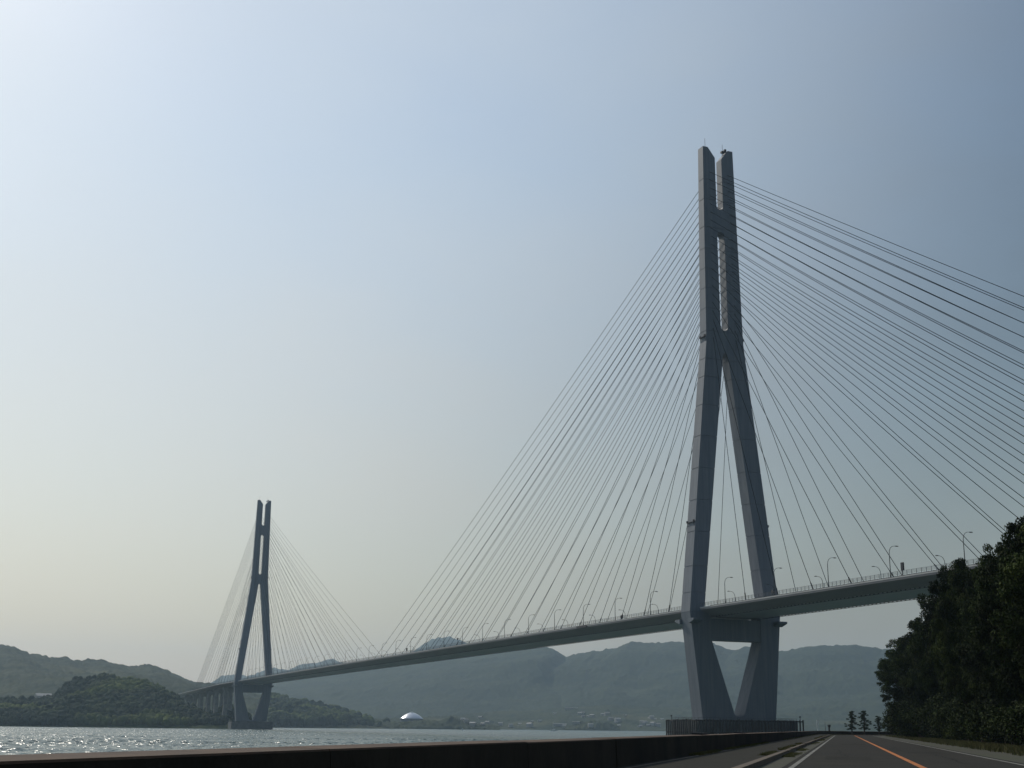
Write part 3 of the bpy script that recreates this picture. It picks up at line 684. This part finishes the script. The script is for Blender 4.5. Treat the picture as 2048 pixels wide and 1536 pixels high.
for (lst, sg, nm) in ((near_u, 1, 'near'), (far_u, -1, 'far')):
    li = [u for u in lst if u > 0]; ri = [u for u in reversed(lst) if u <= 0]
    for u in lst:
        if first: o = l0; first = False
        else: o = copy_tree(l0)
        u2 = u
        o.location = (u2, sg * 14.4 if sg > 0 else -14.4, zd(u) + .35); o.rotation_euler = (0, 0, 0 if sg > 0 else math.pi)
        if sg < 0: o.scale = (1, 1, 1.0)
        side = 'left' if u > 0 else 'right'; n = (li.index(u) if u > 0 else ri.index(u))
        tag(o, 'curved-arm street lamp, %s edge of the deck, %s one %s of near tower' % (nm, ORD[n], side), 'street lamp', 'street lamps along both edges of the bridge deck')
# small signal boxes and signs on the deck
def signpost(u, v, h, bw, bh, label, name='signal_box'):
    r_ = empty(name, (u, v, zd(u))); b_ = MB(); b_.tube([(0, 0, -.3), (0, 0, h)], .09, 6); b_.build('post', M['lamp'], r_)
    b_ = MB(); b_.box(-bw / 2, bw / 2, -.25, .25, h - bh / 2, h + bh / 2); b_.build('box', M['dark'], r_, bevel=.04); tag(r_, label, 'signal box', 'signal boxes on the bridge deck'); return r_
signpost(-114, 15.0, 2.6, 1.0, 2.2, 'dark box on a post at the deck railing, right of the near tower')
signpost(-50, 15.0, 1.4, 1.3, 1.2, 'small dark box at the railing beside the near tower right leg')
signpost(57, 14.9, 1.1, 1.6, 1.3, 'dark box on the deck edge, closest box left of the near tower')
signpost(-110, -14.5, 5.4, .55, .6, 'small dark unit halfway up a lamp pole right of the near tower')
signpost(250, 14.9, 3.4, .9, 1.0, 'dark box on a post on the deck above the white dome')
signpost(340, 14.9, 2.4, 1.6, 1.6, 'dark box on the deck edge near the middle of the main span')
o = MB(); o.box(88, 98, 15.46, 15.8, 44.9, 45.75); tag(o.build('maintenance_platform', M['dark']), 'dark maintenance platform fixed over the pale deck edge left of the near tower', 'platform')

# ------------------------------------------------------------------ things on the far shore
def rotz_to_cam(p): return math.atan2(CAMP[1] - p[1], CAMP[0] - p[0])
p = hit(822, 1449.5) ; D_ = 2480.0
d = ray(823, 1448); hp = CAMP + d * D_
dm = empty('dome_hall', (hp[0], hp[1], 0)); tag(dm, 'shiny white domed hall with a small cap on the far shore', 'dome building')
b_ = MB(); n = 40
b_.loft([[(22 * math.cos(a), 22 * math.sin(a), z) for a in np.linspace(0, 2 * math.pi, n + 1)[:-1]] for z in (-1, 18)]); b_.build('wall', M['domew'], dm)
b_ = MB(); rings = []
for q in np.linspace(0, 1, 12):
    rr = 22.6 * (1 - q * .92); zz = 18 + 12.0 * (1 - (rr / 22.6) ** 1.75)
    rings.append([(rr * math.cos(a), rr * math.sin(a), zz) for a in np.linspace(0, 2 * math.pi, n + 1)[:-1]])
b_.loft(rings); b_.build('dome', M['domem'], dm, smooth=True)
b_ = MB(); b_.loft([[(2.2 * math.cos(a), 2.2 * math.sin(a), z) for a in np.linspace(0, 2 * math.pi, 17)[:-1]] for z in (29, 31.6)]); b_.build('roof_cap', M['boatw'], dm)

def house(name, w_, l_, h_, rm, wm, gable=True):
    r_ = empty(name)
    b_ = MB(); b_.box(-l_ / 2, l_ / 2, -w_ / 2, w_ / 2, -3, h_); b_.build('wall', wm, r_)
    b_ = MB(); o_ = .6; rh = w_ * .28 if gable else 0.5
    b_.add([(-l_ / 2 - o_, -w_ / 2 - o_, h_ + .02), (l_ / 2 + o_, -w_ / 2 - o_, h_ + .02), (l_ / 2 + o_, w_ / 2 + o_, h_ + .02), (-l_ / 2 - o_, w_ / 2 + o_, h_ + .02), (-l_ / 2 - o_, 0, h_ + rh), (l_ / 2 + o_, 0, h_ + rh)],
           [(0, 1, 5, 4), (2, 3, 4, 5), (0, 3, 2, 1), (0, 4, 3), (1, 2, 5)]); b_.build('roof', rm, r_)
    kids(r_); return r_
proto = [house('house', 8, 12, 5.5, M['houseroof'], M['housewall']), house('house', 7, 10, 3.5, M['roofpale'], M['housewall']), house('house', 9, 14, 7, M['roofpale'], M['housewall'])]
used = [False] * 3; rg = random.Random(5)
hp_ = [(925, 1440), (931, 1443), (960, 1437), (966, 1449), (975, 1446), (1022, 1453), (1060, 1453), (1064, 1444), (1080, 1443), (1110, 1428), (1130, 1455), (1160, 1428), (1166, 1434), (1176, 1434), (1184, 1434), (1164, 1428), (1206, 1431), (1214, 1430), (1220, 1440),
       (1232, 1445), (1236, 1443), (1252, 1431), (1238, 1452), (1282, 1444), (1290, 1445), (1298, 1437), (1304, 1437), (1310, 1439), (1286, 1448), (1296, 1451), (1306, 1450), (1280, 1454), (1180, 1453), (1040, 1449), (1000, 1450), (945, 1452), (1325, 1440), (1316, 1452)]
bigs = [((1142, 1418), 34, 7, 'long low pale building highest on the hillside above the village', 1), ((1120, 1451), 30, 4, 'long white shed on the shore beside the sailing boat', 1), ((1152, 1447), 16, 7, 'pale yellow building behind the long white shed', 2)]
def put(o, x, y, rz=None):
    h = hit(x, y)
    if h is None:
        dd = ray(x, y); h = Vector(CAMP + dd * 3200); h.z = 1.5
    o.location = (h[0], h[1], h[2] - .5); o.rotation_euler = (0, 0, rotz_to_cam(h) + math.pi / 2 + (rg.uniform(-.7, .7) if rz is None else rz))
for i, (x, y) in enumerate(hp_):
    ki = rg.choice([0, 1, 1, 2])
    if not used[ki]: o = proto[ki]; used[ki] = True
    else: o = copy_tree(proto[ki])
    put(o, x + rg.uniform(-1, 1), y); o.scale = [rg.uniform(.65, 1.0)] * 3
    tag(o, 'tiny pale house in the hazy village across the water', 'house', 'houses of the far shore village')
for (xy, l_, w_, lb, kk) in bigs:
    o = house('long_building', w_ + 3, l_, 4.5, M['roofpale'], M['housewall'], False); put(o, *xy, rz=0.0); tag(o, lb, 'building')
hs = house('temple_house', 14, 22, 4, M['roofpale'], M['housewall']); put(hs, 86, 1398, rz=.25); tag(hs, 'house with a broad pale roof among the trees at the far left shore', 'house'); hs.location.z += 1.0

# small sailing boat
def water_pt(x, y, D): d = ray(x, y); q = CAMP + d * D; return (q[0], q[1], 0.0)
bt = empty('sailing_boat', water_pt(1107, 1456, 1900), 0.6); tag(bt, 'small white sailing boat with bare mast off the far shore', 'boat')
b_ = MB(); b_.loft([[(-5, -.9, 1.2), (-5, .9, 1.2), (-5, .6, -.2), (-5, -.6, -.2)], [(0, -1.6, 1.3), (0, 1.6, 1.3), (0, 1.1, -.3), (0, -1.1, -.3)], [(3, -1.1, 1.5), (3, 1.1, 1.5), (3, .5, -.3), (3, -.5, -.3)], [(5.5, -.05, 1.8), (5.5, .05, 1.8), (5.2, .03, 0), (5.2, -.03, 0)]]); b_.build('hull', M['boatw'], bt)
b_ = MB(); b_.box(-2.5, 1.6, -.9, .9, 1.25, 2.3); b_.build('cabin', M['boatw'], bt, bevel=.1)
b_ = MB(); b_.tube([(0.8, 0, 1.2), (0.8, 0, 12.5)], .12, 6); b_.tube([(.8, 0, 2.9), (-3.8, 0, 2.8)], .1, 6); b_.build('mast', M['boatw'], bt)
b_ = MB(); b_.tube([(0, 0, -2), (0, 0, 2.2)], .9, 10); o = b_.build('buoy', M['boatw']); o.location = water_pt(925, 1455, 1700); tag(o, 'tiny white buoy on the water right of the dome', 'buoy')
# posts by the bend
b_ = MB(); b_.tube([(0, 0, -3), (0, 0, 7.6)], .22, 8); b_.tube([(0, 0, 7.6), (0, 0, 8.2)], .3, 8); o = b_.build('marker_pole', M['boatw']); q = CAMP + ray(1635, 1450) * 520; o.location = (q[0], q[1], 0); tag(o, 'thin white marker pole in the water right of the near tower', 'pole')
q = path(S1 + 8, WO - .4); 
def on_wall(x, name, parts, label, cat):
    d = ray(x, 1462); best = min(((s, abs(np.cross(d[:2], path(s, WO - .35) - CAMP[:2]))) for s in np.arange(180, 320, .25)), key=lambda e: e[1])[0]
    q = path(best, WO - .35); r_ = empty(name, (q[0], q[1], gz(*q) + .8)); parts(r_); tag(r_, label, cat)
def bollard(r_):
    b_ = MB(); b_.tube([(0, 0, -.1), (0, 0, .75)], [.2, .16], 8); b_.tube([(0, 0, .75), (0, 0, .95)], .27, 8); b_.build('post', M['dark'], r_)
    b_ = MB(); b_.box(-.22, .22, -.22, .22, .95, 1.25); b_.build('cap', M['dark'], r_)
on_wall(1659, 'mooring_bollard', bollard, 'small dark bollard on the seawall near the bend', 'bollard')
def thinpole(r_): b_ = MB(); b_.tube([(0, 0, -.1), (0, 0, 1.7)], .05, 6); b_.build('pole', M['rail'], r_)
on_wall(1651, 'thin_pole', thinpole, 'thin pole on the seawall just left of the dark bollard', 'pole')

# ------------------------------------------------------------------ trees
def leaf_quads(C, rad, n, size, rg, flat=0.62):
    """n leaf quads scattered on and inside a clump"""
    d = rg.standard_normal((n, 3)); d /= np.linalg.norm(d, axis=1, keepdims=True)
    r_ = rad * rg.random((n, 1)) ** 0.45
    P_ = C + d * r_ * np.array([1, 1, flat]) + np.array([0, 0, -.12]) * r_ ** 2
    a = rg.standard_normal((n, 3)); a /= np.linalg.norm(a, axis=1, keepdims=True)
    b_ = np.cross(a, d + 0.6 * rg.standard_normal((n, 3))); b_ /= np.linalg.norm(b_, axis=1, keepdims=True) + 1e-9
    s_ = size * rg.uniform(.6, 1.35, (n, 1))
    q = np.stack([P_ - a * s_, P_ - b_ * s_ * .5, P_ + a * s_, P_ + b_ * s_ * .5], 1)
    return q.reshape(-1, 3)
def crown_mesh(name, seed, h, rx, ncl, nleaf, size, m, zlo=.16, bumpy=1.0):
    rg = np.random.default_rng(seed); out = []
    cl = []
    while len(cl) < ncl:
        v = rg.standard_normal(3); v /= np.linalg.norm(v); r_ = rg.uniform(.35, 1.0) ** .5
        z = v[2] * r_
        wz = math.sqrt(max(0.05, 1 - (max(0, z) ** 2) * .75)) if z > 0 else (1 - .3 * z * z)
        p = np.array([v[0] * r_ * rx * wz, v[1] * r_ * rx * wz, h * (.5 + zlo / 2) + z * h * (.5 - zlo / 2) * .9])
        cl.append((p, rg.uniform(.55, 1.35) * bumpy))
    # twigs that poke out of the outline
    for _ in range(ncl // 2):
        v = rg.standard_normal(3); v /= np.linalg.norm(v); z = v[2]
        q_ = rg.uniform(.84, 1.0); p = np.array([v[0] * rx * q_, v[1] * rx * q_, h * (.5 + zlo / 2) + z * h * (.5 - zlo / 2) * q_ * .98]); cl.append((p, rg.uniform(.4, .8)))
        if rg.random() < .35: cl.append((p + v * np.array([.55, .55, .5]) * rg.uniform(.5, .9), rg.uniform(.22, .4)))
    for p, r_ in cl: out.append(leaf_quads(p, r_, int(nleaf * (r_ / 1.1) ** 2) + 20, size, rg))
    V = np.concatenate(out); Fc = np.arange(len(V)).reshape(-1, 4)
    return mesh_np(name, V, Fc, m), [c[0] for c in cl[:14]]
def trunk_mesh(name, h, r0, targets, seed):
    rg = np.random.default_rng(seed); b_ = MB()
    top = np.array([rg.uniform(-.5, .5), rg.uniform(-.5, .5), h * .8])
    pts = [np.array([0, 0, -.3]), np.array([.1, .05, h * .2]), top * .5 + np.array([.2, -.1, 0]), top]
    b_.tube(pts, [r0 * 1.25, r0, r0 * .6, r0 * .2], 9)
    for q in targets:
        z0 = min(q[2] * .6, h * .6); st = np.array([top[0] * z0 / h, top[1] * z0 / h, z0]); mid = (st + q) / 2 + np.array([0, 0, -.3])
        b_.tube([st, mid, q], [r0 * .35, r0 * .2, r0 * .06], 6)
    return b_.mesh(name, M['bark'], smooth=True, recalc=False)
def make_tree(name, seed, h, rx, ncl, nleaf, size, m, **k_):
    r_ = empty(name); cm, tg = crown_mesh('crown', seed, h, rx, ncl, nleaf, size, m, **k_)
    obj('trunk', trunk_mesh('trunk', h, h * .022, tg, seed), r_); obj('crown', cm, r_); kids(r_); return r_
TP = [make_tree('evergreen_tree', 21, 14, 4.6, 150, 620, .10, M['leaf']), make_tree('evergreen_tree', 22, 14, 5.0, 155, 620, .10, M['leaf2']), make_tree('evergreen_tree', 23, 14, 4.3, 140, 640, .095, M['leaf'])]
tu = [False] * 3
def place_tree(ki, x, D, off, topy, lab, sx=1.0, rz=0.0):
    """x: photo column of the crown; D: metres ahead; top from the photo's outline"""
    if off is not None:
        pass
    d = ray(x, 1400); dh = math.hypot(d[0], d[1]); p = CAMP[:2] + d[:2] / dh * D
    tt = ray(x, topy); ztop = CAMP[2] + D * tt[2] / math.hypot(tt[0], tt[1]); g = gz(*p)
    if not tu[ki]: o = TP[ki]; tu[ki] = True
    else: o = copy_tree(TP[ki])
    s_ = (ztop - g) / 14.3
    o.location = (p[0], p[1], g); o.scale = (sx, sx, s_); o.rotation_euler = (0, 0, rz)
    tag(o, lab, 'tree', 'evergreen trees along the right side of the road')
row = [(0, 1822, 232, 1268, 1.15, 'farthest roadside evergreen, its rounded crown leaning out at the bend'),
       (1, 1868, 196, 1222, 1.0, 'second farthest roadside evergreen, in front of the bridge deck end'),
       (2, 1905, 168, 1150, 1.0, 'third farthest roadside evergreen, its top just above the bridge deck'),
       (0, 1935, 140, 1108, .74, 'middle roadside evergreen with a flat ragged top above the deck railing'),
       (1, 1962, 122, 1108, .72, 'roadside evergreen with the low shoulder left of the tallest crown'),
       (2, 2022, 100, 1066, .62, 'tall roadside evergreen whose jagged crown rises at the right edge'),
       (0, 2085, 86, 1030, .72, 'nearest tall roadside evergreen cut by the right edge of the photo'),
       (1, 1895, 215, 1215, 1.1, 'rear evergreen filling the gap behind the second and third roadside trees'),
       (2, 1975, 160, 1165, 1.1, 'rear evergreen behind the middle of the roadside row'),
       (0, 2040, 130, 1100, 1.1, 'rear evergreen behind the tall crown at the right edge'),
       (1, 2180, 78, 980, .9, 'evergreen just outside the right edge, part of the roadside row'),
       (2, 2010, 112, 1150, .8, 'lower evergreen between the two tallest roadside crowns')]
for i, (ki, x, D, ty, sx, lab) in enumerate(row): place_tree(ki, x, D, None, ty, lab, sx, 1.3 * i)
# understory shrubs that close the row down to the verge
def make_shrub(seed, m):
    r_ = empty('shrub'); cm, tg = crown_mesh('foliage', seed, 3.6, 2.3, 60, 330, .085, m, zlo=.0, bumpy=.75)
    b_ = MB()
    for q in tg[:7]: b_.tube([(0, 0, -.2), (q[0] * .4, q[1] * .4, q[2] * .5), q], [.05, .035, .012], 5)
    obj('stem', b_.mesh('stem', M['bark'], recalc=False), r_); obj('foliage', cm, r_); kids(r_); return r_
SP = [make_shrub(31, M['leaf2']), make_shrub(32, M['leaf'])]; su = [False, False]
NS = 20; rgs = random.Random(4)
for i in range(NS):
    s_ = 26 + 176 * ((i + .5) / NS) ** 1.25
    off = 10.4 + rgs.uniform(-.4, .8) - (1.6 if s_ > 150 else 0)
    q = path(s_, off); ki = i % 2
    if not su[ki]: o = SP[ki]; su[ki] = True
    else: o = copy_tree(SP[ki])
    k_ = rgs.uniform(.85, 1.35) * (1.0 if s_ < 100 else 1.35)
    o.location = (q[0], q[1], gz(*q) - .05); o.scale = (k_ * 1.1, k_ * 1.1, k_); o.rotation_euler = (0, 0, rgs.uniform(0, 6))
    tag(o, 'leafy shrub on the right verge under the trees, %s one counted from the near end' % ORD[i], 'shrub', 'shrubs under the roadside trees')
# four small pines on the far verge beyond the road
def make_pine(seed=3):
    r_ = empty('pine_tree'); b_ = MB(); b_.tube([(0, 0, -.2), (.1, 0, 1.2), (-.08, 0.05, 2.6), (.05, 0, 3.9)], [.13, .10, .07, .03], 7)
    rg = np.random.default_rng(seed); out = []
    for z in np.linspace(.95, 3.85, 11):
        wd = np.interp(z, [.9, 1.6, 3, 3.9], [.65, .95, .7, .45])
        for q in range(4):
            a = rg.uniform(0, 6.28); l_ = wd * rg.uniform(.3, 1.25); c = np.array([math.cos(a) * l_, math.sin(a) * l_, z + rg.uniform(-.1, .12)])
            b_.tube([(0, 0, z - .15), c], [.03, .012], 4); out.append(leaf_quads(c, .30, 85, .07, rg, .5))
        out.append(leaf_quads(np.array([0, 0, z]), .28, 60, .07, rg, .6))
    V = np.concatenate(out)
    obj('trunk', b_.mesh('trunk', M['bark'], recalc=False), r_); obj('crown', mesh_np('crown', V, np.arange(len(V)).reshape(-1, 4), M['pine']), r_); kids(r_); return r_
pn = [make_pine(3), make_pine(8), make_pine(14), make_pine(27)]
for i, (x, ty, lab) in enumerate(((1705, 1423, 'leftmost of the four small pines standing by the seawall at the bend'), (1729, 1422, 'second from the left of the four small pines by the seawall'),
                          (1758, 1433, 'third small pine by the seawall, shorter and thinner'), (1787, 1441, 'rightmost and smallest of the four pines by the seawall'))):
    o = pn[i]
    d = ray(x, 1462); best = min(((s, abs(d[0] * (path(s, -6.3) - CAMP[:2])[1] - d[1] * (path(s, -6.3) - CAMP[:2])[0])) for s in np.arange(200, 330, .25)), key=lambda e: e[1])[0]
    q = path(best, -6.3); D = np.linalg.norm(q - CAMP[:2]); tt = ray(x, ty); zt = CAMP[2] + D * tt[2] / math.hypot(tt[0], tt[1]); g = gz(*q)
    s_ = (zt - g) / 4.05; o.location = (q[0], q[1], g + .1); o.scale = (s_ * 1.0, s_, s_); o.rotation_euler = (0, 0, i * 1.7)
    tag(o, lab, 'pine tree', 'small pines by the seawall at the bend')

# ------------------------------------------------------------------ grass and weeds
def tufts(name, n, sfun, ofun, h0, h1, lab, zoff=0.0, seed=1):
    rg = np.random.default_rng(seed); V = []
    for _ in range(n):
        s = sfun(rg); o_ = ofun(rg, s); p = path(s, o_); z = gz(*p) + zoff; hh = rg.uniform(h0, h1)
        for b_i in range(5):
            a = rg.uniform(0, 6.28); wv = .012 + hh * .05; dx, dy = math.cos(a), math.sin(a); le = rg.uniform(.1, .6) * hh
            bx, by = p[0] + rg.uniform(-.06, .06), p[1] + rg.uniform(-.06, .06)
            V += [(bx - dy * wv, by + dx * wv, z - .01), (bx + dy * wv, by - dx * wv, z - .01), (bx + dx * le, by + dy * le, z + hh)]
    V = np.array(V); o = obj(name, mesh_np(name, V, np.arange(len(V)).reshape(-1, 3), M['grass'])); tag(o, lab, 'grass', kind='stuff')
patch = lambda rg, s: vnoise(np.array([s / 7.0]), np.array([.5]))[0]
def s_patch(a, b, thr, pw=1.6):
    def f(rg):
        while True:
            s = a + (b - a) * rg.random() ** pw
            if vnoise(np.array([s / 6.0]), np.array([a * .1 + .5]))[0] > thr: return s
    return f
tufts('grass', 5200, s_patch(6, 290, -.5), lambda r, s: WO + .04 + abs(r.normal(0, .13)), .02, .10, 'weeds growing along the foot of the seawall', .13, 1)
tufts('grass', 3200, s_patch(8, 280, -.1), lambda r, s: -4.86 - abs(r.normal(0, .10)), .02, .10, 'weeds along the back of the kerb', .13, 2)
tufts('grass', 2200, s_patch(12, 280, .1), lambda r, s: -4.5 + abs(r.normal(0, .18)), .02, .06, 'weeds in the gutter', .01, 3)
tufts('grass', 14000, lambda r: 12 + 235 * r.random() ** 1.4, lambda r, s: 5.4 + 4.4 * r.random() ** .6, .05, .25, 'rough grass on the right verge below the trees', -.02, 4)

# ------------------------------------------------------------------ haze
hm = bpy.data.materials.new('haze_air'); hm.use_nodes = True; t = hm.node_tree; t.nodes.clear()
om = t.nodes.new('ShaderNodeOutputMaterial'); pv = t.nodes.new('ShaderNodeVolumePrincipled'); pv.inputs['Color'].default_value = (*HAZE_C, 1); pv.inputs['Density'].default_value = HAZE_D; pv.inputs['Anisotropy'].default_value = 0.35
t.links.new(pv.outputs[0], om.inputs['Volume'])
b_ = MB(); b_.box(CAMP[0] - 11600, CAMP[0] + 11600, CAMP[1] - 11600, CAMP[1] + 11600, -5.5, 640)
hz = b_.build('haze', hm); tag(hz, kind='stuff')
